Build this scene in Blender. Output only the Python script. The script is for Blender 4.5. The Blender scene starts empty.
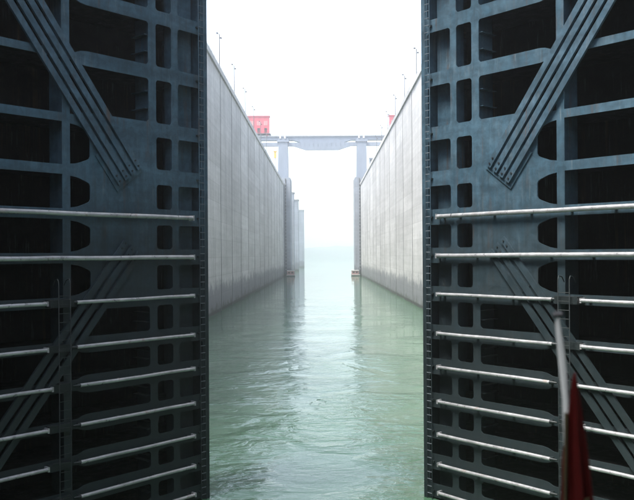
import bpy, bmesh, math, random
from mathutils import Vector, Matrix
random.seed(11)
sc = bpy.context.scene
R = math.radians
COL = sc.collection

# ------------------------------------------------------------------ camera
FPX, VX, VY, ROLL = 800.0, 323.02, 254.55, 0.0067     # focal length in photo pixels, vanishing point, camera roll
CAMZ = 9.4                                            # eye height above the lock water
cam = bpy.data.cameras.new('camera')
cam.sensor_width = 36.0
cam.lens = 36.0 * FPX / 634.0
cam.shift_x = -(VX - 317.0) / 634.0
cam.shift_y = (VY - 250.0) / 634.0
cam.clip_start = 0.05
cam.clip_end = 8000.0
cam.dof.use_dof = True
cam.dof.focus_distance = 45.0
cam.dof.aperture_fstop = 3.0
camo = bpy.data.objects.new('camera', cam)
COL.objects.link(camo)
camo.matrix_world = Matrix.Translation((0, 0, CAMZ)) @ Matrix.Rotation(math.pi / 2, 4, 'X') @ Matrix.Rotation(-ROLL, 4, 'Z')
sc.camera = camo

# ------------------------------------------------------------------ sky and sun (bright hazy overcast, sun behind the left shoulder)
SUN_EL, SUN_AZ = R(61), R(234)        # azimuth clockwise from +Y
w = bpy.data.worlds.new('World')
sc.world = w
w.use_nodes = True
nt = w.node_tree
nt.nodes.clear()
sky = nt.nodes.new('ShaderNodeTexSky')
sky.sky_type = 'NISHITA'
sky.sun_disc = False
sky.sun_elevation = SUN_EL
sky.sun_rotation = SUN_AZ
sky.air_density = 1.0
sky.dust_density = 1.5
sky.ozone_density = 1.0
hsv = nt.nodes.new('ShaderNodeHueSaturation')
hsv.inputs['Saturation'].default_value = 0.55
bg = nt.nodes.new('ShaderNodeBackground')
bg.inputs['Strength'].default_value = 0.14
wo = nt.nodes.new('ShaderNodeOutputWorld')
nt.links.new(sky.outputs[0], hsv.inputs['Color'])
nt.links.new(hsv.outputs[0], bg.inputs[0])
nt.links.new(bg.outputs[0], wo.inputs[0])
sl = bpy.data.lights.new('sun', 'SUN')
sl.energy = 2.6
sl.angle = R(24)
sl.color = (1.0, 0.95, 0.88)
so = bpy.data.objects.new('sun', sl)
COL.objects.link(so)
sdir = Vector((math.sin(SUN_AZ) * math.cos(SUN_EL), math.cos(SUN_AZ) * math.cos(SUN_EL), math.sin(SUN_EL)))
so.rotation_euler = sdir.to_track_quat('Z', 'Y').to_euler()
so.location = (-40, -40, 120)

vs = sc.view_settings
vs.view_transform = 'Standard'
vs.look = 'None'
vs.gamma = 1.0
vs.exposure = 1.88
vs.use_curve_mapping = False
sc.render.engine = 'CYCLES'
sc.cycles.use_denoising = True
sc.cycles.max_bounces = 5
sc.cycles.diffuse_bounces = 3
sc.cycles.glossy_bounces = 4
sc.cycles.volume_bounces = 1
sc.cycles.sample_clamp_indirect = 8.0

# ------------------------------------------------------------------ helpers
def link(o, parent=None):
    COL.objects.link(o)
    if parent is not None:
        o.parent = parent
    return o

def tag(o, label=None, cat=None, group=None, kind=None):
    if label: o['label'] = label
    if cat: o['category'] = cat
    if group: o['group'] = group
    if kind: o['kind'] = kind
    return o

def thing(name, loc, rz, label, cat, group=None):
    o = bpy.data.objects.new(name, None)
    o.empty_display_size = 0.5
    o.location = loc
    o.rotation_euler = (0, 0, rz)
    link(o)
    return tag(o, label, cat, group)

class MB:
    """collects shapes into one mesh"""
    def __init__(s): s.v = []; s.f = []; s.smooth = False
    def quad_faces(s, vs, fs):
        n = len(s.v); s.v += [tuple(p) for p in vs]; s.f += [tuple(i + n for i in f) for f in fs]; return s
    def box(s, x0, x1, y0, y1, z0, z1):
        vs = [(x0,y0,z0),(x1,y0,z0),(x1,y1,z0),(x0,y1,z0),(x0,y0,z1),(x1,y0,z1),(x1,y1,z1),(x0,y1,z1)]
        return s.quad_faces(vs, [(0,3,2,1),(4,5,6,7),(0,1,5,4),(1,2,6,5),(2,3,7,6),(3,0,4,7)])
    def prism(s, pts, y0, y1):
        """outline in (x, z), extruded along y"""
        n = len(pts)
        vs = [(p[0], y0, p[1]) for p in pts] + [(p[0], y1, p[1]) for p in pts]
        fs = [tuple(range(n)), tuple(range(2 * n - 1, n - 1, -1))]
        fs += [(i, (i + 1) % n, (i + 1) % n + n, i + n) for i in range(n)]
        return s.quad_faces(vs, fs)
    def tube(s, pts, radii, n=12, cap=True):
        pts = [Vector(p) for p in pts]
        if not hasattr(radii, '__len__'): radii = [radii] * len(pts)
        rings = []
        base = len(s.v)
        up = None
        for i, p in enumerate(pts):
            d = (pts[min(i + 1, len(pts) - 1)] - pts[max(i - 1, 0)]).normalized()
            if up is None:
                up = Vector((0, 0, 1)) if abs(d.z) < 0.9 else Vector((1, 0, 0))
            a = d.cross(up).normalized(); b = a.cross(d).normalized(); up = b
            for k in range(n):
                t = 2 * math.pi * k / n
                s.v.append(tuple(p + (a * math.cos(t) + b * math.sin(t)) * radii[i]))
        for i in range(len(pts) - 1):
            for k in range(n):
                k2 = (k + 1) % n
                s.f.append((base + i*n + k, base + i*n + k2, base + (i+1)*n + k2, base + (i+1)*n + k))
        if cap:
            s.f.append(tuple(base + k for k in range(n)))
            s.f.append(tuple(base + (len(pts)-1)*n + k for k in range(n)))
        return s
    def mesh(s, name, mat, smooth=False):
        me = bpy.data.meshes.new(name)
        bm = bmesh.new()
        bv = [bm.verts.new(p) for p in s.v]
        for f in s.f:
            try: bm.faces.new([bv[i] for i in f])
            except ValueError: pass
        bmesh.ops.recalc_face_normals(bm, faces=bm.faces[:])
        if smooth:
            for f in bm.faces: f.smooth = len(f.verts) == 4
            for e in bm.edges:
                if any(not f.smooth for f in e.link_faces): e.smooth = False
        bm.to_mesh(me); bm.free()
        me.materials.append(mat)
        return me
    def build(s, name, mat, parent=None, smooth=False):
        return link(bpy.data.objects.new(name, s.mesh(name, mat, smooth)), parent)

def copy_obj(src, parent, loc=None, name=None):
    c = src.copy()
    if name: c.name = name
    if loc is not None: c.location = loc
    link(c)
    c.parent = parent
    return c

def at(px, py, D):
    """photo pixel -> world point on the upright plane y = D"""
    X = px - VX; Y = py - VY
    c, s = math.cos(ROLL), math.sin(ROLL)
    return Vector(((c * X - s * Y) * D / FPX, D, CAMZ - (s * X + c * Y) * D / FPX))

# ------------------------------------------------------------------ materials
def nodes(name):
    m = bpy.data.materials.new(name)
    m.use_nodes = True
    t = m.node_tree
    b = t.nodes['Principled BSDF']
    return m, t, b
def add(t, kind, **kw):
    n = t.nodes.new(kind)
    for k, v in kw.items():
        if k in n.inputs: n.inputs[k].default_value = v
        else: setattr(n, k, v)
    return n
def noise(t, vec, scale, detail=4, rough=0.55, dist=0.0):
    n = add(t, 'ShaderNodeTexNoise')
    n.inputs['Scale'].default_value = scale; n.inputs['Detail'].default_value = detail
    n.inputs['Roughness'].default_value = rough; n.inputs['Distortion'].default_value = dist
    t.links.new(vec, n.inputs['Vector'])
    return n.outputs['Fac']
def mapping(t, scale, coord='Object'):
    tc = add(t, 'ShaderNodeTexCoord'); mp = add(t, 'ShaderNodeMapping')
    mp.inputs['Scale'].default_value = scale
    t.links.new(tc.outputs[coord], mp.inputs['Vector'])
    return mp.outputs[0]
def ramp(t, fac, stops):
    r = add(t, 'ShaderNodeValToRGB')
    e = r.color_ramp.elements
    while len(e) < len(stops): e.new(0.5)
    for i, (p, c) in enumerate(stops):
        e[i].position = p
        e[i].color = (c, c, c, 1) if not hasattr(c, '__len__') else (*c, 1)
    t.links.new(fac, r.inputs[0])
    return r.outputs[0]
def mix(t, fac, a, b, mode='MIX'):
    n = add(t, 'ShaderNodeMix', data_type='RGBA', blend_type=mode)
    if isinstance(fac, (int, float)): n.inputs[0].default_value = fac
    else: t.links.new(fac, n.inputs[0])
    for s, i in ((a, 6), (b, 7)):
        if hasattr(s, '__len__'): n.inputs[i].default_value = (*s, 1)
        else: t.links.new(s, n.inputs[i])
    return n.outputs[2]
def math_(t, op, a, b=None):
    n = add(t, 'ShaderNodeMath', operation=op)
    for i, s in enumerate((a, b)):
        if s is None: continue
        if isinstance(s, (int, float)): n.inputs[i].default_value = s
        else: t.links.new(s, n.inputs[i])
    return n.outputs[0]
def bump(t, b, h, strength, dist):
    n = add(t, 'ShaderNodeBump')
    n.inputs['Strength'].default_value = strength; n.inputs['Distance'].default_value = dist
    t.links.new(h, n.inputs['Height']); t.links.new(n.outputs[0], b.inputs['Normal'])

def mat_steel(name, c1, c2, dirt, rough=0.5, stain_shade=True):
    m, t, b = nodes(name)
    v = mapping(t, (1, 1, 1))
    vs_ = mapping(t, (2.2, 2.2, 0.16))
    big = ramp(t, noise(t, v, 0.45, 5, 0.6), [(0.35, 0.0), (0.65, 1.0)])
    base = mix(t, big, c1, c2)
    scuff = ramp(t, noise(t, v, 2.6, 6, 0.72, 0.6), [(0.40, 0.72), (0.62, 1.12)])
    base = mix(t, 1.0, base, scuff, 'MULTIPLY')
    streak = ramp(t, noise(t, vs_, 2.0, 5, 0.62), [(0.48, 0.0), (0.72, 1.0)])
    base = mix(t, math_(t, 'MULTIPLY', streak, 0.7), base, dirt)
    chips = ramp(t, noise(t, v, 9.0, 6, 0.7), [(0.62, 0.0), (0.72, 1.0)])
    base = mix(t, math_(t, 'MULTIPLY', chips, 0.5), base, (0.055, 0.036, 0.024))
    vr = mapping(t, (3.0, 3.0, 0.10))
    rust = math_(t, 'MULTIPLY', ramp(t, noise(t, vr, 1.7, 6, 0.7), [(0.54, 0.0), (0.68, 1.0)]), ramp(t, noise(t, v, 0.6, 3, 0.6), [(0.46, 0.0), (0.60, 1.0)]))
    base = mix(t, math_(t, 'MULTIPLY', rust, 0.75), base, (0.085, 0.050, 0.030))
    vp = mapping(t, (4.0, 4.0, 0.22))
    pale = math_(t, 'MULTIPLY', ramp(t, noise(t, vp, 2.4, 6, 0.75), [(0.55, 0.0), (0.66, 1.0)]), ramp(t, noise(t, v, 0.9, 3, 0.6), [(0.46, 0.0), (0.58, 1.0)]))
    base = mix(t, math_(t, 'MULTIPLY', pale, 0.45), base, (0.17, 0.20, 0.21))
    vb = mapping(t, (0.06, 0.06, 1.0))
    band = ramp(t, noise(t, vb, 1.6, 5, 0.65), [(0.35, 0.74), (0.62, 1.10)])
    base = mix(t, 1.0, base, band, 'MULTIPLY')
    if stain_shade:      # shade of the low gate painted in, with pool slime; uneven upper edge
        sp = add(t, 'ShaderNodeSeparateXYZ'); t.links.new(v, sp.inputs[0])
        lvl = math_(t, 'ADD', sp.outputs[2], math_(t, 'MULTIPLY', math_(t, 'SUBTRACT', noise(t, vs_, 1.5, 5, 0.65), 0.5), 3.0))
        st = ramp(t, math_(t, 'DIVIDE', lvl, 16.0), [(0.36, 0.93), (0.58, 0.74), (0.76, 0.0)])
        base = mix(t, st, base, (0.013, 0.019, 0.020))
    t.links.new(base, b.inputs['Base Color'])
    rr = ramp(t, noise(t, v, 3.0, 4), [(0.3, rough - 0.12), (0.7, rough + 0.15)])
    t.links.new(rr, b.inputs['Roughness'])
    b.inputs['Specular IOR Level'].default_value = 0.35
    bump(t, b, noise(t, v, 6.0, 4), 0.25, 0.01)
    return m
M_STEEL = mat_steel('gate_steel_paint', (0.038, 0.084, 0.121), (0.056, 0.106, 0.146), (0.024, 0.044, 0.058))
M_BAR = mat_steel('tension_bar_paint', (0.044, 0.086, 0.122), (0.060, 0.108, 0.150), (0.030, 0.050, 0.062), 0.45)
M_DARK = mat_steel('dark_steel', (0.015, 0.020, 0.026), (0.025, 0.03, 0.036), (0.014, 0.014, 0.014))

M_INNER = mat_steel('inner_painted_shade', (0.003, 0.005, 0.006), (0.006, 0.008, 0.009), (0.003, 0.003, 0.003), 0.8, False)  # interior shade painted into the steel colour, near black
def mat_plain(name, col, rough=0.5, var=0.25, scale=3.0, metal=0.0, streak=True):
    m, t, b = nodes(name)
    v = mapping(t, (1, 1, 0.35 if streak else 1))
    n = ramp(t, noise(t, v, scale, 5, 0.6), [(0.3, 1.0 - var), (0.7, 1.0)])
    t.links.new(mix(t, 1.0, col, n, 'MULTIPLY'), b.inputs['Base Color'])
    b.inputs['Roughness'].default_value = rough
    b.inputs['Metallic'].default_value = metal
    return m
def mat_pipe():
    m, t, b = nodes('fender_pipe_steel')
    v = mapping(t, (1, 1, 1))
    n = ramp(t, noise(t, v, 2.5, 5, 0.6), [(0.3, 0.62), (0.7, 1.0)])
    c = mix(t, 1.0, (0.50, 0.51, 0.525), n, 'MULTIPLY')
    r = ramp(t, noise(t, v, 1.9, 6, 0.72, 0.8), [(0.58, 0.0), (0.68, 1.0)])
    c = mix(t, math_(t, 'MULTIPLY', r, 0.6), c, (0.16, 0.10, 0.065))
    t.links.new(c, b.inputs['Base Color'])
    t.links.new(ramp(t, noise(t, v, 5.0, 4), [(0.3, 0.24), (0.7, 0.48)]), b.inputs['Roughness'])
    t.links.new(math_(t, 'MULTIPLY', math_(t, 'SUBTRACT', 1.0, r), 0.5), b.inputs['Metallic'])
    bump(t, b, noise(t, v, 7.0, 3), 0.2, 0.01)
    return m
M_PIPE = mat_pipe()
M_RUNG = mat_plain('ladder_steel', (0.13, 0.15, 0.17), 0.45)
M_MAST = mat_plain('mast_dark_grey', (0.10, 0.105, 0.11), 0.5)
M_LAMP = mat_plain('lamp_grey', (0.30, 0.32, 0.34), 0.4)
M_BLACK = mat_plain('lamp_head_dark', (0.06, 0.06, 0.07), 0.5)
M_GANTRY = mat_plain('gantry_blue_grey', (0.19, 0.225, 0.28), 0.6, 0.2, 0.4)
M_RED = mat_plain('crane_red', (0.46, 0.06, 0.085), 0.5, 0.25, 0.5)
M_PALE = mat_plain('pale_panel', (0.62, 0.60, 0.58), 0.6)
M_PINK = mat_plain('faded_red', (0.42, 0.22, 0.22), 0.7)
M_YELLOW = mat_plain('signal_yellow', (0.60, 0.38, 0.08), 0.5)
M_WHITE = mat_plain('ship_white', (0.55, 0.56, 0.57), 0.4)
M_DECK = mat_plain('deck_green', (0.08, 0.15, 0.11), 0.7, 0.3, 4.0)
M_HILL = mat_plain('hill_forest', (0.05, 0.075, 0.045), 0.9, 0.5, 0.02, 0, False)
M_EARTH = mat_plain('bank_paving', (0.30, 0.29, 0.27), 0.9, 0.25, 0.1, 0, False)

def mat_concrete(name, tint):
    m, t, b = nodes(name)
    tc = add(t, 'ShaderNodeTexCoord')
    geo = add(t, 'ShaderNodeNewGeometry')
    oi = add(t, 'ShaderNodeObjectInfo')
    pos = geo.outputs['Position']
    mp = add(t, 'ShaderNodeMapping'); t.links.new(pos, mp.inputs['Vector'])
    v = mp.outputs[0]
    mps = add(t, 'ShaderNodeMapping'); mps.inputs['Scale'].default_value = (1, 1, 0.05); t.links.new(pos, mps.inputs['Vector'])
    vstr = mps.outputs[0]
    mph = add(t, 'ShaderNodeMapping'); mph.inputs['Scale'].default_value = (0.05, 0.05, 1); t.links.new(pos, mph.inputs['Vector'])
    vhor = mph.outputs[0]
    big = ramp(t, noise(t, v, 0.12, 5, 0.6), [(0.3, 0.80), (0.7, 1.05)])
    fine = ramp(t, noise(t, v, 1.6, 6, 0.65), [(0.3, 0.86), (0.7, 1.06)])
    stre = ramp(t, noise(t, vstr, 0.85, 6, 0.65), [(0.38, 1.0), (0.70, 0.68)])
    hor = ramp(t, noise(t, vhor, 1.1, 4, 0.6), [(0.35, 0.90), (0.65, 1.04)])
    pan = ramp(t, oi.outputs['Random'], [(0.0, 0.86), (1.0, 1.06)])
    c = mix(t, 1.0, tint, big, 'MULTIPLY')
    for x in (fine, stre, hor, pan): c = mix(t, 1.0, c, x, 'MULTIPLY')
    sep = add(t, 'ShaderNodeSeparateXYZ'); t.links.new(pos, sep.inputs[0])
    z = sep.outputs[2]
    wn = add(t, 'ShaderNodeTexWhiteNoise', noise_dimensions='1D')      # every pour has its own tone
    t.links.new(math_(t, 'ADD', math_(t, 'FLOOR', math_(t, 'DIVIDE', z, 3.0)), math_(t, 'MULTIPLY', oi.outputs['Random'], 57.0)), wn.inputs['W'])
    c = mix(t, 1.0, c, ramp(t, wn.outputs['Value'], [(0.0, 0.90), (1.0, 1.07)]), 'MULTIPLY')
    pt = ramp(t, noise(t, v, 0.33, 5, 0.7, 0.5), [(0.56, 0.0), (0.66, 1.0)])
    c = mix(t, math_(t, 'MULTIPLY', pt, 0.30), c, (0.24, 0.25, 0.27))
    # pour lifts every 3 m: a thin dark line
    fr = math_(t, 'FRACT', math_(t, 'DIVIDE', z, 3.0))
    line = math_(t, 'LESS_THAN', fr, 0.022)
    c = mix(t, math_(t, 'MULTIPLY', line, 0.28), c, (0.08, 0.08, 0.08))
    # algae and wet tide mark above the water, uneven upper edge
    wob = math_(t, 'ADD', math_(t, 'MULTIPLY', math_(t, 'SUBTRACT', noise(t, vstr, 0.5, 5, 0.7), 0.5), 2.6), math_(t, 'MULTIPLY', math_(t, 'SUBTRACT', noise(t, v, 0.30, 6, 0.75), 0.5), 7.5))
    hz = math_(t, 'ADD', z, wob)
    damp = ramp(t, math_(t, 'DIVIDE', hz, 8.0), [(0.0, 1.0), (0.48, 0.85), (0.66, 0.0)])
    c = mix(t, math_(t, 'MULTIPLY', damp, 0.88), c, (0.085, 0.092, 0.108))
    wet = ramp(t, math_(t, 'DIVIDE', hz, 2.4), [(0.2, 1.0), (0.55, 0.0)])
    c = mix(t, math_(t, 'MULTIPLY', wet, 0.75), c, (0.045, 0.05, 0.04))
    low = ramp(t, math_(t, 'DIVIDE', z, 1.2), [(0.35, 1.0), (0.6, 0.0)])
    c = mix(t, math_(t, 'MULTIPLY', low, 0.85), c, (0.02, 0.022, 0.02))
    t.links.new(c, b.inputs['Base Color'])
    b.inputs['Roughness'].default_value = 0.85
    hgt = math_(t, 'ADD', noise(t, v, 2.5, 6, 0.6), math_(t, 'MULTIPLY', line, -1.5))
    bump(t, b, hgt, 0.4, 0.03)
    return m
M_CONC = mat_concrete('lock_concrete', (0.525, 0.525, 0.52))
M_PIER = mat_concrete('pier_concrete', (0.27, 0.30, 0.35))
M_JOINT = mat_plain('joint_concrete', (0.10, 0.10, 0.10), 0.9, 0.3, 0.4)

def mat_water():
    m, t, b = nodes('lock_water')
    geo = add(t, 'ShaderNodeNewGeometry')
    mp = add(t, 'ShaderNodeMapping'); t.links.new(geo.outputs['Position'], mp.inputs['Vector'])
    v = mp.outputs[0]
    murk = ramp(t, noise(t, v, 0.07, 4, 0.6, 0.6), [(0.3, 0.8), (0.7, 1.15)])
    t.links.new(mix(t, 1.0, (0.056, 0.128, 0.074), murk, 'MULTIPLY'), b.inputs['Base Color'])
    b.inputs['IOR'].default_value = 1.33
    b.inputs['Roughness'].default_value = 0.03
    mp2 = add(t, 'ShaderNodeMapping'); mp2.inputs['Scale'].default_value = (0.75, 1.25, 1); t.links.new(geo.outputs['Position'], mp2.inputs['Vector'])
    v2 = mp2.outputs[0]
    a = noise(t, v2, 0.50, 3, 0.55, 1.3)
    c = noise(t, v2, 1.7, 3, 0.55, 1.0)
    e = noise(t, v, 5.5, 2, 0.5, 0.4)
    # water stirred up by the opening gates: choppy near them, calm further up the chamber
    sp = add(t, 'ShaderNodeSeparateXYZ'); t.links.new(geo.outputs['Position'], sp.inputs[0])
    reach = math_(t, 'ADD', sp.outputs[1], math_(t, 'MULTIPLY', math_(t, 'SUBTRACT', noise(t, v, 0.06, 3, 0.6), 0.5), 90.0))
    stir = ramp(t, math_(t, 'DIVIDE', reach, 200.0), [(0.12, 1.0), (0.42, 0.36), (0.9, 0.10)])
    patch = ramp(t, noise(t, v, 0.16, 3, 0.5, 0.8), [(0.40, 0.22), (0.60, 1.0)])
    h = math_(t, 'ADD', math_(t, 'MULTIPLY', a, 1.0), math_(t, 'MULTIPLY', c, 0.34))
    h = math_(t, 'ADD', h, math_(t, 'MULTIPLY', e, 0.06))
    h = math_(t, 'MULTIPLY', h, math_(t, 'MULTIPLY', stir, patch))
    bump(t, b, h, 1.0, 0.21)
    return m
M_WATER = mat_water()

# ------------------------------------------------------------------ setting: water, banks, hills
def struct(name, mb, mat):
    return tag(mb.build(name, mat), kind='structure')
me = MB().quad_faces([(-1400, -450, 0), (1400, -450, 0), (1400, 2900, 0), (-1400, 2900, 0)], [(0, 1, 2, 3)])
struct('water', me, M_WATER)
XL, XR = -17.2, 16.8          # chamber faces
ZT = CAMZ + 31.4              # top of the chamber walls
for nm, x0, x1 in (('bank', -1200, XL - 4.0), ('bank', XR + 4.0, 1200)):
    struct(nm, MB().box(x0, x1, -420, 352, -14, ZT - 0.25), M_EARTH)
def hills():
    mb = MB(); nx, ny = 90, 14
    for j in range(ny):
        for i in range(nx):
            x = -1350 + 2700 * i / (nx - 1); y = 2500 + 380 * j / (ny - 1)
            h = math.sin(math.pi * j / (ny - 1)) * (24 + 10 * math.sin(x * 0.006 + 1) + 5 * math.sin(x * 0.017 + j) + random.uniform(-3, 3))
            mb.v.append((x, y, max(h, 0) - 1))
    for j in range(ny - 1):
        for i in range(nx - 1):
            a = j * nx + i; mb.f.append((a, a + 1, a + 1 + nx, a + nx))
    struct('hills', mb, M_HILL)
hills()

# ------------------------------------------------------------------ lock walls
def lock_wall(side, y0, y1, xface, label, joints_from=None, rail=True):
    """panels cast about 17 m long, kept apart by open joints in front of a backing wall"""
    sg = -1 if side == 'left' else 1
    root = thing('lock_wall', (xface, y0, 0), 0, label, 'wall')
    L = y1 - y0
    # backing concrete behind the joints
    b = MB(); b.box(*sorted((sg * 0.55, sg * 3.95)), 0, L, -14, ZT - 0.9); b.build('backing', M_JOINT, root)
    n = int(round(L / 16.8)); P = L / n
    def panel_mesh(g):
        m = MB(); x0, x1 = 0.0, sg * 0.55
        c = 0.10
        pts = [(x1, g), (sg * c, g), (x0, g + c), (x0, P - g - c), (sg * c, P - g), (x1, P - g)]
        k = len(pts)
        vs_ = [(p[0], p[1], -14) for p in pts] + [(p[0], p[1], ZT - 0.9) for p in pts]
        fs = [tuple(range(k)), tuple(range(2 * k - 1, k - 1, -1))] + [(i, (i + 1) % k, (i + 1) % k + k, i + k) for i in range(k)]
        return m.quad_faces(vs_, fs).mesh('panel', M_CONC)
    pm = panel_mesh(0.11)
    gm = MB().box(*sorted((-sg * 0.02, sg * 0.5)), -0.05, 0.05, -14, ZT - 0.95).mesh('joint_guard', M_MAST)
    for i in range(n):
        o = bpy.data.objects.new('panel', pm); link(o, root); o.location = (sg * random.uniform(0, 0.025), i * P, 0)
        if i: g = bpy.data.objects.new('joint_guard', gm); link(g, root); g.location = (0, i * P + 0.1, 0)
    cm = MB().box(*sorted((-sg * 0.28, sg * 3.9)), 0.02, P - 0.02, -0.897, 0).mesh('coping', M_CONC)
    for i in range(n):
        o = bpy.data.objects.new('coping', cm); link(o, root); o.location = (0, i * P, ZT)
    return root
wl = lock_wall('left', 35.0, 352.0, XL, 'tall blue grey concrete lock wall behind the left gate leaf')
wr = lock_wall('right', 32.2, 352.0, XR, 'tall sunlit pale concrete lock wall behind the right gate leaf')
lock_wall('left', -404.0, 12.0, XL, 'concrete lock wall on the hinge side of the left gate leaf')
lock_wall('right', -404.0, 12.0, XR, 'concrete lock wall on the hinge side of the right gate leaf')
for sg, xf, lab in ((-1, XL, 'concrete recess wall behind the left gate leaf'), (1, XR, 'concrete recess wall behind the right gate leaf')):
    m = MB(); m.box(*sorted((xf + sg * 3.7, xf + sg * 3.96)), 12.02, 32.15, -14, ZT - 0.3)
    o = m.build('recess_wall', M_CONC); tag(o, lab, 'wall')

def guard_rail(side, xf, label):
    sg = -1 if side == 'left' else 1
    root = thing('guard_rail', (xf + sg * 0.25, 40.0, ZT), 0, label, 'railing')
    L = 312.0
    post = MB().box(-0.035, 0.035, -0.035, 0.035, 0, 1.1).mesh('post', M_LAMP)
    n = 104
    for i in range(n + 1):
        o = bpy.data.objects.new('post', post); link(o, root); o.location = (0, i * L / n, 0)
    for z in (0.55, 1.13):
        MB().tube([(0, 0, z), (0, L, z)], 0.03, 6).build('rail', M_LAMP, root)
guard_rail('left', XL, 'thin grey guard rail along the top of the left lock wall')
guard_rail('right', XR, 'thin grey guard rail along the top of the right lock wall')

# ------------------------------------------------------------------ mitre gate leaves (u = metres from the free edge, z relative to the eye)
TH = math.atan2(FPX, 685.0)
DG = 31.0
LEAF = 20.2
DEPTH = 2.5
C1, C2, C3, C4 = (0.24, 1.37), (1.66, 2.38), (2.71, 5.92), (6.21, 9.55)
CX = [(9.85, 13.1), (13.4, 16.6), (16.9, 18.3), (18.6, 19.9)]
ROWS = [(8.97 + 1.60 + 2.08 * k, 8.97 + 2.08 * k) for k in range(9, -1, -1)]
ROWS += [(8.48, 6.92), (6.42, 4.85), (4.33, 3.15), (2.59, 1.70), (1.11, 0.23), (-0.35, -1.24), (-1.81, -2.71), (-3.26, -4.0),
         (-4.60, -5.32), (-5.87, -6.51), (-7.07, -7.66), (-8.25, -8.80), (-9.32, -9.90), (-10.5, -11.1), (-11.7, -12.4)]
GUSSET = {i for i, (a, b) in enumerate(ROWS) if a < 4.4 and b > -1.3}
ZTOP, ZBOT = ROWS[0][0] + 0.5, ROWS[-1][1] - 0.5
PIPES = [1.41, -0.07, -1.53, -3.01, -4.29, -5.60, -6.84, -7.98, -9.06]

def row_holes(i):
    hs = [(C1, 'round'), (C2, 'round')]
    if i in GUSSET: hs.append(((5.16, C3[1]), 'gusset'))
    else: hs.append((C3, 'big'))
    hs.append((C4, 'sharp'))
    hs += [(c, 'sharp') for c in CX]
    return hs
def arc(cx, cz, r, a0, a1, n=5):
    return [(cx + r * math.cos(R(a0 + (a1 - a0) * k / n)), cz + r * math.sin(R(a0 + (a1 - a0) * k / n))) for k in range(n + 1)]
def hole_edge(h, zb, split, up):
    """outline of the hole's lower (up=1) or upper (up=-1) rim from its free-side to its hinge-side, starting and ending at split"""
    (u0, u1), typ = h
    s = up
    r = 0.12
    if typ == 'round':
        p = arc(u0 + r, zb + s * r, r, 180, 180 + s * 90) + arc(u1 - r, zb + s * r, r, -s * 90, 0)
    elif typ == 'big':
        p = arc(u0 + r, zb + s * r, r, 180, 180 + s * 90) + [(5.28, zb), (5.50, zb - s * 0.03), (5.70, zb - s * 0.11), (5.79, zb - s * 0.12), (u1, zb - s * 0.12)]
    elif typ == 'gusset':
        p = [(u0, zb + s * 0.22), (u0 + 0.04, zb + s * 0.14), (u0 + 0.13, zb + s * 0.09), (u0 + 0.45, zb - s * 0.03), (u0 + 0.6, zb - s * 0.06), (u1, zb - s * 0.08)]
    else:
        p = [(u0, zb - s * 0.12), (u1, zb - s * 0.12)]
    return [(u0, split)] + p + [(u1, split)]

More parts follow.
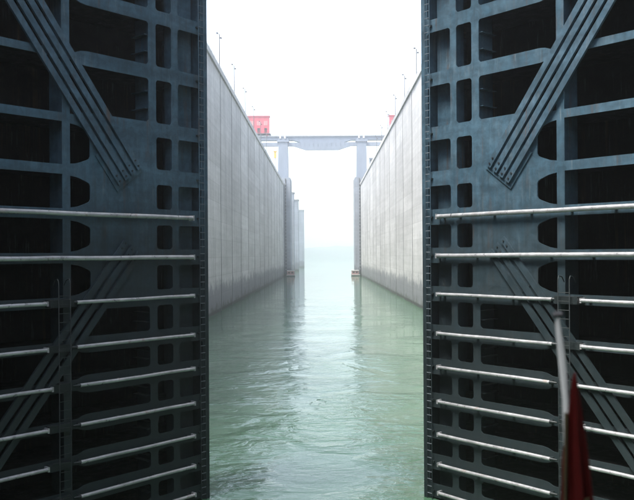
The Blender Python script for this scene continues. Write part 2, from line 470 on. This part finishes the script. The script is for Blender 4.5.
def make_leaf(side, label):
    sg = 1 if side == 'left' else -1
    xe = -116.3 * DG / FPX if side == 'left' else 101.0 * DG / FPX
    c, s = math.cos(TH), math.sin(TH)
    rz = math.atan2(-s, -c) if side == 'left' else math.atan2(s, -c)
    root = thing('gate_leaf', (xe, DG, 0), rz, label, 'lock gate', 'pair of mitre gate leaves')
    def U(u): return u * sg
    def build(mb, name, mat, parent=root, smooth=False):
        mb.v = [(v[0] * sg, v[1], v[2] + CAMZ) for v in mb.v]      # the right leaf mirrors the left one
        return mb.build(name, mat, parent, smooth)
    T = 0.045
    # horizontal girders: front flange with rounded corners + full-depth web
    splits = []
    for i in range(len(ROWS)):
        zt, zb = ROWS[i]; splits.append((zt - 0.25, zb + 0.25))
    for g in range(len(ROWS) + 1):
        pts = []
        if g < len(ROWS):          # lower rim of the girder = upper rims of the holes in row g
            zt = ROWS[g][0]; sp = splits[g][0]
            pts.append((0.0, sp))
            for h in row_holes(g): pts += hole_edge(h, zt, sp, -1)
            pts.append((LEAF, sp))
        else:
            pts += [(0.0, ZBOT), (LEAF, ZBOT)]
        if g > 0:
            zb = ROWS[g - 1][1]; sp = splits[g - 1][1]
            top = [(0.0, sp)]
            for h in row_holes(g - 1): top += hole_edge(h, zb, sp, 1)
            top.append((LEAF, sp))
        else:
            top = [(0.0, ZTOP), (LEAF, ZTOP)]
        mb = MB(); mb.prism(pts + top[::-1], 0.0, -T)
        zc = ((ROWS[g - 1][1] if g > 0 else ZTOP) + (ROWS[g][0] if g < len(ROWS) else ZBOT)) / 2
        go = build(mb, 'girder', M_STEEL)
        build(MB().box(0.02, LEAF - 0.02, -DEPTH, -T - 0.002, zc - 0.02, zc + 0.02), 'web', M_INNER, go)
    # upright posts between the openings: flange pieces + a 1 m deep web
    posts = [(0.0, C1[0]), (C1[1], C2[0]), (C2[1], C3[0]), (C3[1], C4[0]), (C4[1], CX[0][0])] + [(CX[k][1], CX[k + 1][0]) for k in range(3)] + [(CX[3][1], LEAF)]
    for k, (a, b) in enumerate(posts):
        mb = MB()
        for i in range(len(ROWS)):
            zt, zb = splits[i]
            if zt <= zb:
                continue
            mb.box(a, b, -T, 0, zb, zt)
        uc = (a + b) / 2
        dep = 1.0 if k in (2, 3) else (0.6 if k == 1 else DEPTH)
        mb.box(uc - 0.015, uc + 0.015, -dep, -T - 0.003, ZBOT, ZTOP)
        if k == 2:
            for zt, zb in ROWS:
                for q in (0.33, 0.72):
                    z = zb + (zt - zb) * q
                    mb.box(uc + 0.016, uc + 0.24, -0.95, -0.14, z - 0.012, z + 0.012)
        build(mb, 'post', M_STEEL)
    # gusset plate closing the big openings behind the ends of the tension bars
    for i in sorted(GUSSET):
        zt, zb = splits[i]
        build(MB().box(C3[0] + 0.001, 5.16, -T, 0, zb, zt), 'gusset_plate', M_STEEL)
    # skin plate, back plates of the free edge cells, mitre bar
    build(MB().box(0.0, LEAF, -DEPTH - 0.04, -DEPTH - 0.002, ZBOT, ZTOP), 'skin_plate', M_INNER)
    build(MB().box(0.34, 1.49, -0.50, -0.46, ZBOT, ZTOP), 'back_plate', M_STEEL)
    build(MB().box(-0.03, 0.11, -0.35, 0.05, ZBOT, ZTOP), 'mitre_bar', M_STEEL)
    # diagonal tension bars
    bolt = None
    def bar(p0, p1, wid, y0, y1):
        nonlocal bolt
        d = Vector((p1[0] - p0[0], p1[1] - p0[1])); d.normalize()
        n = Vector((-d.y, d.x)) * wid / 2
        q = [(p0[0] + n.x, p0[1] + n.y), (p0[0] - n.x, p0[1] - n.y), (p1[0] - n.x, p1[1] - n.y), (p1[0] + n.x, p1[1] + n.y)]
        o = build(MB().prism(q, y0, y1), 'tension_bar', M_BAR)
        for e in (0.12, 0.34):
            m = MB(); x, z = p0[0] + d.x * e, p0[1] + d.y * e
            m.tube([(x, y1 - 0.001, z), (x, y1 + 0.03, z)], 0.035, 6); build(m, 'bolt', M_DARK, o)
    dx, dz = 0.598, 0.801
    for k in range(4):
        p0 = (3.17 + 0.262 * k + 0.05, 3.10 - 0.198 * k)
        ln = 22.0
        bar(p0, (p0[0] + dx * ln, p0[1] + dz * ln), 0.215, 0.055, 0.15)
    ex, ez = 0.630, -0.777
    for k in range(3):
        p0 = (3.22 + 0.27 * k, 0.10 + 0.215 * k)
        ln = 15.0
        bar(p0, (p0[0] + ex * ln, p0[1] + ez * ln), 0.215, 0.03, 0.12)
    # packing plates under the ends of the bars
    pk = MB()
    pk.prism([(3.02, 3.06), (4.10, 2.24), (4.98, 3.42), (3.90, 4.24)], 0.004, 0.05); build(pk, 'packing_plate', M_STEEL)
    pk = MB()
    pk.prism([(3.33, -0.15), (3.98, 0.36), (5.05, -0.95), (4.40, -1.47)], 0.004, 0.028); build(pk, 'packing_plate', M_STEEL)
    # fender pipes, broken by the ladder from the third one down
    YP = 0.18
    brk = MB().box(-0.05, 0.05, 0.001, YP - 0.05, -0.05, 0.05).mesh('bracket', M_DARK)
    def pipe(u0, u1, z, t0, t1):
        RP = 0.080 if z > -0.5 else 0.063
        us = [u0, u0 + 0.10] if t0 else [u0]
        us += [u1 - 0.22, u1] if t1 else [u1]
        ue = u1 - 0.24 if t1 else u1
        ns = max(1, int((ue - u0) / 1.1))
        us = [u0 + (ue - u0) * k / ns for k in range(ns + 1)]
        mb = MB(); mb.tube([(u, YP + random.uniform(-0.008, 0.008), z + (random.uniform(-0.010, 0.010) if 0 < k < ns else 0)) for k, u in enumerate(us)], RP, 16)
        o = build(mb, 'fender_pipe', M_PIPE, root, True)
        if t0: build(MB().box(u0 - 0.012, u0 + 0.05, 0.003, YP + RP * 0.9, z - RP * 1.25, z + RP * 1.25), 'end_plate', M_PIPE, o)
        if t1: build(MB().tube([(u1 - 0.239, YP, z), (u1, YP - 0.05, z)], [RP * 1.04, RP * 0.4], 12), 'end_cone', M_DARK, o, True)
        uu = u0 + 0.25
        while uu < u1 - 0.2:
            bo = bpy.data.objects.new('bracket', brk); link(bo, o); bo.location = (uu * sg, 0, z + CAMZ); uu += 1.55
    for k, z in enumerate(PIPES):
        if k == 0:
            pipe(0.82, 1.55, z, True, False); pipe(1.585, 19.4, z, False, False)
        elif k == 1:
            pipe(0.80, 19.4, z, True, False)
        else:
            pipe(0.80, 6.06 if k < 4 else 5.95, z, True, True); pipe(6.88 if k != 4 else 6.72, 19.4, z, True, False)
            build(MB().box(6.02, 6.86 if k != 4 else 6.70, 0.003, 0.36 if k == 2 else 0.2, z - 0.12, z + 0.12), 'ladder_step_box', M_DARK)
    # inner ladder with hooped grab rails
    lad = MB()
    for u in (6.23, 6.65):
        lad.tube([(u, 0.10, -0.95), (u, 0.22, -0.78), (u, 0.40, -0.74), (u, 0.46, -0.85), (u, 0.46, -12.0)], 0.018, 8)
    lo = build(lad, 'ladder', M_DARK, root, True)
    rm = MB().tube([(6.23 * sg, 0.46, 0), (6.65 * sg, 0.46, 0)], 0.012, 6).mesh('rung', M_DARK)
    for k in range(36):
        z = -1.28 - 0.284 * k
        o = bpy.data.objects.new('rung', rm); link(o, lo); o.location = (0, 0, z + CAMZ)
    # edge ladder beside the mitre bar
    lad = MB()
    for u in (0.17, 0.425):
        lad.tube([(u, 0.09, ZBOT), (u, 0.09, ZTOP)], 0.02, 6)
    lo = build(lad, 'ladder', M_STEEL, root, True)
    rm = MB().tube([(0.17 * sg, 0.09, 0), (0.425 * sg, 0.09, 0)], 0.014, 5).mesh('rung', M_RUNG)
    z = -10.0
    while z < 12.0:
        o = bpy.data.objects.new('rung', rm); link(o, lo); o.location = (0, 0, z + CAMZ); z += 0.272
    sm = MB().box(0.0, 0.14, 0.001, 0.085, -0.03, 0.03).mesh('ladder_clamp', M_DARK)
    for g in range(6, len(ROWS)):
        zc = (ROWS[g - 1][1] + ROWS[g][0]) / 2
        for uu in (0.36,):
            o = bpy.data.objects.new('ladder_clamp', sm); link(o, root); o.location = ((uu if sg > 0 else -uu - 0.14), 0, zc + CAMZ)
    return root
make_leaf('left', 'open dark blue steel lock gate leaf on the left, with dull grey pipes')
make_leaf('right', 'open dark blue steel lock gate leaf on the right, with bright white pipes')

# ------------------------------------------------------------------ lock head: piers, towers, gantry
DT = 356.0
def pier(side):
    sg = -1 if side == 'left' else 1
    root = thing('lock_head_pier', (sg * 17.0, DT, 0), 0, 'pale %s pier at the far end of the %s lock wall' % ('concrete', side), 'pier')
    xin = 2.8                       # stands out into the channel
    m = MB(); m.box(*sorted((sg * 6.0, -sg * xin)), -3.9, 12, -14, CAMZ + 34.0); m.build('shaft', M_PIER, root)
    # gate slot and ladder on the channel corner
    m = MB()
    m.box(*sorted((-sg * (xin - 1.9), -sg * (xin - 2.25))), -4.25, -3.903, -2, CAMZ + 33.5); m.build('guide_channel', M_DARK, root)
    lm = MB().box(-0.32, 0.32, -4.36, -4.255, -0.14, 0.14).mesh('guide_bracket', M_LAMP)
    for k in range(26):
        o = bpy.data.objects.new('guide_bracket', lm); link(o, root); o.location = (-sg * (xin - 2.07), 0, 3 + k * 1.5)
    return root
pier('left'); pier('right')

def tower(side):
    sg = -1 if side == 'left' else 1
    root = thing('gantry_tower', (sg * 17.6, DT + 4, CAMZ + 34.0), 0, 'slender %s tower carrying the bridge at the far end, %s' % ('grey blue', 'left of the channel' if sg < 0 else 'right of the channel'), 'tower')
    zt = at(284, 138, DT).z - (CAMZ + 34.0)
    m = MB()
    m.prism([(-2.35, 0), (2.35, 0), (2.1, zt - 2.2), (2.1, zt), (-2.1, zt), (-2.1, zt - 2.2)], -2.5, 3.5); m.build('shaft', M_GANTRY, root)
    m = MB().box(-2.6, 2.6, -2.9, 3.9, zt - 1.5, zt - 0.7); m.build('corbel', M_GANTRY, root)
    for x in (-1.2, 0.9):
        m = MB().box(x - 0.35, x + 0.35, -3.0, -2.2, zt + 0.003, zt + 1.1); m.build('bearing', M_PALE, root)
    return root
tower('left'); tower('right')
zu1, zu0 = at(320, 133.9, DT).z, at(320, 138.7, DT).z
zl1, zl0m, zl0e = at(320, 141.6, DT).z, at(320, 149.2, DT).z, at(320, 145.2, DT).z
br = thing('gantry_bridge', (0, DT + 4, zu0), 0, 'pale blue girder bridge spanning the channel between the two far towers', 'bridge')
def girder_outline(xs, z): return [(x, a) for x, a in zip(xs, z)]
W = 40.0
# upper girder: a little deeper over the channel
m = MB(); m.prism([(-W, 0), (-13.0, 0), (-8.5, -1.35), (8.5, -1.35), (13.0, 0), (W, 0), (W, zu1 - zu0 - 0.5), (-W, zu1 - zu0 - 0.5)], 0.2, 3.2); m.build('upper_girder', M_GANTRY, br)
m = MB(); m.box(-W, W, -0.3, 3.7, zu1 - zu0 - 0.497, zu1 - zu0); m.build('deck', M_LAMP, br)
e, mm = zl0e - zu0, zl0m - zu0
t = zl1 - zu0
m = MB(); m.prism([(-W, e), (-15.2, e), (-13.0, e), (-7.5, mm), (7.5, mm), (13.0, e), (15.2, e), (W, e), (W, t), (-W, t)], -1.9, -0.4); m.build('lower_girder', M_GANTRY, br)
for i in range(15):
    x = -14 + 2.0 * i
    m = MB(); m.box(x - 0.06, x + 0.06, -2.05, -1.903, e + 0.1 , t - 0.1); m.build('stiffener', M_GANTRY, br)
for z in (0.55, 1.1):
    m = MB(); m.tube([(-W, -0.2, zu1 - zu0 + z), (W, -0.2, zu1 - zu0 + z)], 0.045, 6); m.build('handrail', M_LAMP, br)
pmesh = MB().box(-0.04, 0.04, -0.24, -0.16, 0, 1.1).mesh('rail_post', M_LAMP)
for i in range(41):
    o = bpy.data.objects.new('rail_post', pmesh); link(o, br); o.location = (-W + 2 * i, 0, zu1 - zu0 + 0.001)
for sg in (-1, 1):          # outer legs, standing on the banks behind the wall tops
    m = MB(); m.box(sg * 36 - 2, sg * 36 + 2, 0.4, 3.0, ZT - 0.25 - zu0, -0.01); m.build('outer_leg', M_GANTRY, br)

def crane_house(x0, x1, label):
    xc = (x0 + x1) / 2; hw = (x1 - x0) / 2
    z = zu1
    H = at(250, 114.3, DT).z - z
    root = thing('crane_house', (xc, DT + 5.6, z), 0, label, 'crane')
    MB().box(-hw, hw, -1.8, 1.6, 0.9, H - 0.35).build('wall', M_RED, root)
    MB().box(-hw - 0.35, hw + 0.35, -2.1, 1.9, H - 0.347, H).build('roof', M_RED, root)
    MB().box(-hw - 0.6, hw + 0.6, -2.2, 1.8, 0.5, 0.897).build('walkway', M_DARK, root)
    for x in (-hw + 1, hw - 1):
        MB().box(x - 0.7, x + 0.7, -1.5, 1.3, 0.003, 0.497).build('wheel_truck', M_RED, root)
    nwin = 4
    for k in range(nwin):
        x = -hw + 1.6 + k * (2 * hw - 3.2) / (nwin - 1)
        wn = MB().box(x - 0.8, x + 0.8, -1.88, -1.803, 4.6, 6.6).build('window', M_PINK, root)
        MB().box(x - 0.04, x + 0.04, -1.93, -1.883, 4.6, 6.6).build('mullion', M_RED, wn)
        MB().box(x - 0.6, x + 0.6, -1.88, -1.803, 1.4, 3.4).build('louvre', M_DARK, root)
    for zz in (1.6, 2.0):
        MB().tube([(-hw - 0.6, -2.15, zz), (hw + 0.6, -2.15, zz)], 0.04, 6).build('walkway_rail', M_RED, root)
xl1 = at(268.6, 120, DT).x; xl0 = at(240, 120, DT).x
crane_house(xl0, xl1, 'red machinery house on the bridge above the left lock wall')
xr0 = at(390.2, 120, DT).x
crane_house(xr0, xr0 + 9.0, 'red machinery house on the bridge, mostly hidden by the right lock wall')

# guide wall piers standing in the water upstream of the left pier
for k, (px, py) in enumerate(((295.0, 192.7), (299.4, 199.9), (304.6, 210.0))):
    D = FPX * 14.2 / abs(px - VX + ROLL * -(py - VY) * -1)
    z = at(px, py, D).z
    root = thing('guide_wall_pier', (-14.2, D, 0), 0, ['nearest', 'middle', 'farthest'][k] + ' of three hazy concrete piers beyond the left tower', 'pier', 'guide wall piers beyond the lock')
    MB().box(-11.0, 0, -7.0, 1.0, -14, z - 0.6).build('shaft', M_PIER, root)
    MB().box(-11.3, 0.3, -7.3, 1.3, z - 0.597, z).build('cap', M_CONC, root)

# small craft moored at the pier feet
def pontoon(sg, label):
    x = -14.0 if sg < 0 else 14.0
    root = thing('work_pontoon', (x, DT - 7.2, 0), 0, label, 'pontoon')
    m = MB(); m.prism([(-1.9, 0.7), (-1.5, -0.4), (1.5, -0.4), (1.9, 0.7)], -2.4, 2.4); m.build('hull', M_DARK, root)
    MB().box(-1.6, 1.4, -1.6, 1.6, 0.703, 2.3).build('cabin', M_PINK, root)
    MB().box(-1.75, 1.55, -1.8, 1.8, 2.303, 2.5).build('roof', M_PALE, root)
    for x_ in (-0.8, 0.6):
        MB().box(x_ - 0.4, x_ + 0.4, -1.66, -1.603, 1.3, 1.95).build('window', M_DARK, root)
    MB().tube([(0.9, 1.9, 0.7), (0.9, 1.9, 4.2)], 0.07, 8).build('mast', M_LAMP, root)
    MB().box(-1.88, 1.88, -2.5, -2.403, 0.45, 0.69).build('fender', M_PALE, root)
pontoon(-1, 'small faded red and white pontoon moored at the foot of the left pier')
pontoon(1, 'small faded red and white pontoon moored at the foot of the right pier')

# ------------------------------------------------------------------ lamps and signals on the wall tops
def lamp_proto():
    root = thing('lamp_post', (0, 0, 0), 0, 'lamp', 'lamp post')
    H = 10.4
    MB().tube([(0, 0, 0), (0, 0, 0.5)], 0.16, 8).build('base', M_LAMP, root)
    MB().tube([(0, 0, 0.5), (0, 0, H)], [0.11, 0.08], 8).build('pole', M_MAST, root)
    MB().tube([(-0.30, 0, H + 0.10), (0, 0, H - 0.15), (0.25, 0, H - 0.75)], 0.03, 6).build('arm', M_LAMP, root)
    for x, z in ((-0.38, H + 0.14), (0.30, H - 0.78)):
        m = MB(); m.prism([(x - 0.19, z - 0.1), (x + 0.19, z - 0.13), (x + 0.17, z + 0.08), (x - 0.06, z + 0.15), (x - 0.17, z + 0.10)], -0.2, 0.2); m.build('lamp_head', M_BLACK, root)
    return root
proto = lamp_proto()
def place(src, loc, label, group):
    c = src.copy(); link(c); c.location = loc
    tag(c, label, None, group)
    for ch in list(src.children): copy_obj(ch, c)
    return c
ordn = ['nearest', 'second nearest', 'third nearest', 'fourth nearest', 'fifth nearest', 'sixth nearest']
first = True
for side, x, ys in (('left', XL - 2.1, [151, 176, 201, 226, 251, 276]), ('right', XR + 2.5, [163, 187, 211, 235.5, 260, 284])):
    for k, y in enumerate(ys):
        lab = '%s twin-headed lamp post on top of the %s lock wall' % (ordn[k], side)
        if first:
            first = False; proto.location = (x, y, ZT); tag(proto, lab, None, 'lamp posts along the lock walls')
        else:
            place(proto, (x, y, ZT), lab, 'lamp posts along the lock walls')

p = at(275.2, 158, 335)
sm = thing('signal_mast', (p.x, 335, ZT), 0, 'slim mast with a yellow signal box beside the left tower', 'signal mast')
hh = p.z - ZT
MB().tube([(0, 0, 0), (0, 0, hh)], 0.14, 8).build('pole', M_LAMP, sm)
MB().box(-0.55, 0.55, -0.4, 0.4, hh, hh + 2.6).build('signal_box', M_YELLOW, sm)
MB().box(-0.8, 0.9, -0.55, 0.3, hh + 2.603, hh + 3.0).build('hood', M_YELLOW, sm)
p = at(370.5, 164, 335)
cb = thing('control_cabin', (p.x + 0.6, 335, ZT), 0, 'small grey cabin on a frame beside the right tower', 'cabin')
hh = p.z - ZT
for a in (-0.8, 0.8):
    for b_ in (-0.8, 0.8):
        MB().tube([(a, b_, 0), (a, b_, hh)], 0.1, 6).build('leg', M_LAMP, cb)
MB().box(-1.1, 1.1, -1.1, 1.1, hh, hh + 2.3).build('wall', M_GANTRY, cb)
MB().box(-1.3, 1.3, -1.3, 1.3, hh + 2.303, hh + 2.5).build('roof', M_LAMP, cb)
MB().box(-0.8, 0.8, -1.16, -1.103, hh + 1.0, hh + 1.8).build('window', M_DARK, cb)

# ------------------------------------------------------------------ the ship under the camera and its flag
sh = thing('ship', (0, 0, 0), 0, 'stern of the white ship under the viewer, below the picture, with an unseen superstructure added for shade', 'ship')
DK = CAMZ - 2.0
out = [(-8.2, -70), (8.2, -70), (8.2, -3.0), (6.8, 0.6), (4.0, 2.4), (0, 2.95), (-4.0, 2.4), (-6.8, 0.6), (-8.2, -3.0)]
def hullmesh():
    mb = MB(); n = len(out)
    lv = [(-2.0, 0.80), (1.5, 0.88), (DK - 0.12, 1.0)]
    for z, k in lv:
        for x, y in out: mb.v.append((x * k, -70 + (y + 70) * (0.94 + 0.06 * (k - 0.8) / 0.2), z))
    for j in range(len(lv) - 1):
        for i in range(n):
            i2 = (i + 1) % n; mb.f.append((j*n + i, j*n + i2, (j+1)*n + i2, (j+1)*n + i))
    mb.f.append(tuple(range(n)))
    return mb
hullmesh().build('hull', M_WHITE, sh)
mb = MB(); n = len(out)
mb.v = [(x, y, DK - 0.117) for x, y in out] + [(x, y, DK) for x, y in out]
mb.f = [tuple(range(n)), tuple(range(n, 2 * n))] + [(i, (i + 1) % n, (i + 1) % n + n, i + n) for i in range(n)]
mb.build('deck', M_DECK, sh)
SS = MB().prism([(-8.0, DK + 0.003), (8.0, DK + 0.003), (8.0, DK + 15.5), (-8.0, DK + 15.5)], -66, -3.2)  # unseen superstructure behind the camera, added to shade the lower gates
SS.build('shade_deckhouse', M_WHITE, sh)
for k in range(5):
    MB().box(-8.1, 8.1, -66, -1.6, DK + 2.75 + 3.0 * k, DK + 2.95 + 3.0 * k).build('shade_overhang', M_WHITE, sh)
    for i in range(8):
        x = -6.3 + 1.8 * i
        MB().box(x - 0.6, x + 0.6, -3.197, -3.12, DK + 0.9 + 3.0 * k, DK + 2.2 + 3.0 * k).build('window', M_DARK, sh)
rl = [(x * 0.985, y - 0.12, DK) for x, y in out[2:]]
for zz in (0.35, 0.65, 0.95):
    MB().tube([(x, y, z + zz) for x, y, z in rl], 0.022, 8).build('rail', M_WHITE, sh)
for x, y, z in rl:
    MB().tube([(x, y, z + 0.003), (x, y, z + 0.94)], 0.02, 8).build('rail_post', M_WHITE, sh)

M_POLE = mat_plain('flagstaff_paint', (0.72, 0.75, 0.80), 0.25, 0.2, 20.0)
def mat_flag():
    m, t, b = nodes('flag_cloth_shaded')
    v = mapping(t, (1, 1, 1))
    n = ramp(t, noise(t, v, 14.0, 4), [(0.3, 0.7), (0.7, 1.0)])
    t.links.new(mix(t, 1.0, (0.05, 0.003, 0.003), n, 'MULTIPLY'), b.inputs['Base Color'])  # shade on the limp flag is mixed into its red
    b.inputs['Roughness'].default_value = 0.9
    b.inputs['Specular IOR Level'].default_value = 0.1
    return m
M_FLAG = mat_flag()
M_GOLD = mat_plain('flag_gold', (0.045, 0.034, 0.012), 0.7, 0.3, 30.0)
DF = 2.75
ptop, pmid, pbot = at(556.5, 315, DF), at(566, 400, DF), at(569, 505, DF)
fs = thing('flagstaff', (pbot.x, DF, DK), 0, 'thin pale grey staff in front of the right gate leaf', 'flagpole')
o0 = Vector((pbot.x, DF, DK))
def rel(p): return (p.x - o0.x, p.y - o0.y, p.z - o0.z)
low = at(571.5, 560, DF)
MB().tube([(0.004, 0, 0), rel(low), rel(pbot), rel(pmid), rel(at(561, 352, DF)), rel(ptop)], [0.014, 0.013, 0.0125, 0.012, 0.0115, 0.007], 14).build('pole', M_POLE, fs, True)
tp = rel(ptop)
MB().tube([(tp[0] - 0.012, 0, tp[2] - 0.002), (tp[0] + 0.018, 0, tp[2] + 0.001)], 0.010, 10).build('pulley', M_BLACK, fs, True)
MB().tube([(tp[0], 0, tp[2]), (tp[0] - 0.001, 0, tp[2] + 0.015)], [0.009, 0.004], 10).build('finial', M_BLACK, fs, True)
# the limp flag: a gathered cone of cloth with deep vertical folds
def flag():
    nz, na = 34, 72
    mb = MB()
    ph = [random.uniform(0, 6.28) for _ in range(4)]
    for j in range(nz + 1):
        t = j / nz
        py = 374 + t * (560 - 374)
        xl = 573.5 + (562.5 - 573.5) * min(1, t * 2.2) ** 0.7
        xr = 575.0 + 19.0 * t ** 0.8 + 3 * t
        c = (at(xl, py, DF) + at(xr, py, DF)) / 2
        rx = (at(xr, py, DF).x - at(xl, py, DF).x) / 2
        ry = 0.012 + 0.05 * t
        for k in range(na):
            a = 2 * math.pi * k / na
            f = 1 + (0.26 * math.sin(5 * a + ph[0] + 1.2 * t) + 0.10 * math.sin(8 * a + ph[1] - 2 * t) + 0.05 * math.sin(13 * a + ph[2] + 3 * t)) * min(1, 0.25 + t * 1.6)
            p = Vector((c.x + rx * f * math.cos(a) * 0.95, DF - 0.006 + ry * f * math.sin(a), c.z + 0.004 * math.sin(3 * a)))
            mb.v.append((p.x - o0.x, p.y - o0.y, p.z - o0.z))
    for j in range(nz):
        for k in range(na):
            k2 = (k + 1) % na
            mb.f.append((j*na + k, j*na + k2, (j+1)*na + k2, (j+1)*na + k))
    mb.f.append(tuple(range(na)))
    return mb
fl = thing('flag', tuple(o0), 0, 'limp dark red flag hanging from the staff at the lower right', 'flag')
fo = flag().build('cloth', M_FLAG, fl, True)
# part of the gold star showing in the folds, and the gold hoist band
def star(cx, cz, r, y):
    pts = []
    for k in range(10):
        rr = r if k % 2 == 0 else r * 0.4
        a = math.pi / 2 + math.pi * k / 5 + 0.25
        pts.append((cx + rr * 0.6 * math.cos(a), cz + rr * math.sin(a)))
    return MB().prism(pts, y, y + 0.002)
c_ = rel(at(577.5, 499, DF))
star(c_[0], c_[2], 0.045, -0.063).build('star', M_GOLD, fl)
ha, hb = rel(at(564.4, 412, DF)), rel(at(562.8, 480, DF))
MB().tube([(ha[0], -0.02, ha[2]), (hb[0], -0.03, hb[2]), (hb[0] - 0.001, -0.03, hb[2] - 0.2)], 0.0065, 8).build('hoist_band', M_GOLD, fl, True)

# ------------------------------------------------------------------ haze
m = bpy.data.materials.new('haze_air'); m.use_nodes = True
t = m.node_tree; t.nodes.clear()
pv = t.nodes.new('ShaderNodeVolumePrincipled'); mo = t.nodes.new('ShaderNodeOutputMaterial')
pv.inputs['Color'].default_value = (1.0, 0.992, 0.98, 1)
pv.inputs['Density'].default_value = 0.00085
pv.inputs['Anisotropy'].default_value = 0.75
t.links.new(pv.outputs[0], mo.inputs['Volume'])
hz = MB().box(-1500, 1500, -500, 3000, -20, 90).build('haze', m)
tag(hz, kind='stuff')
hz['label'] = 'pale haze in the air over the whole lock'
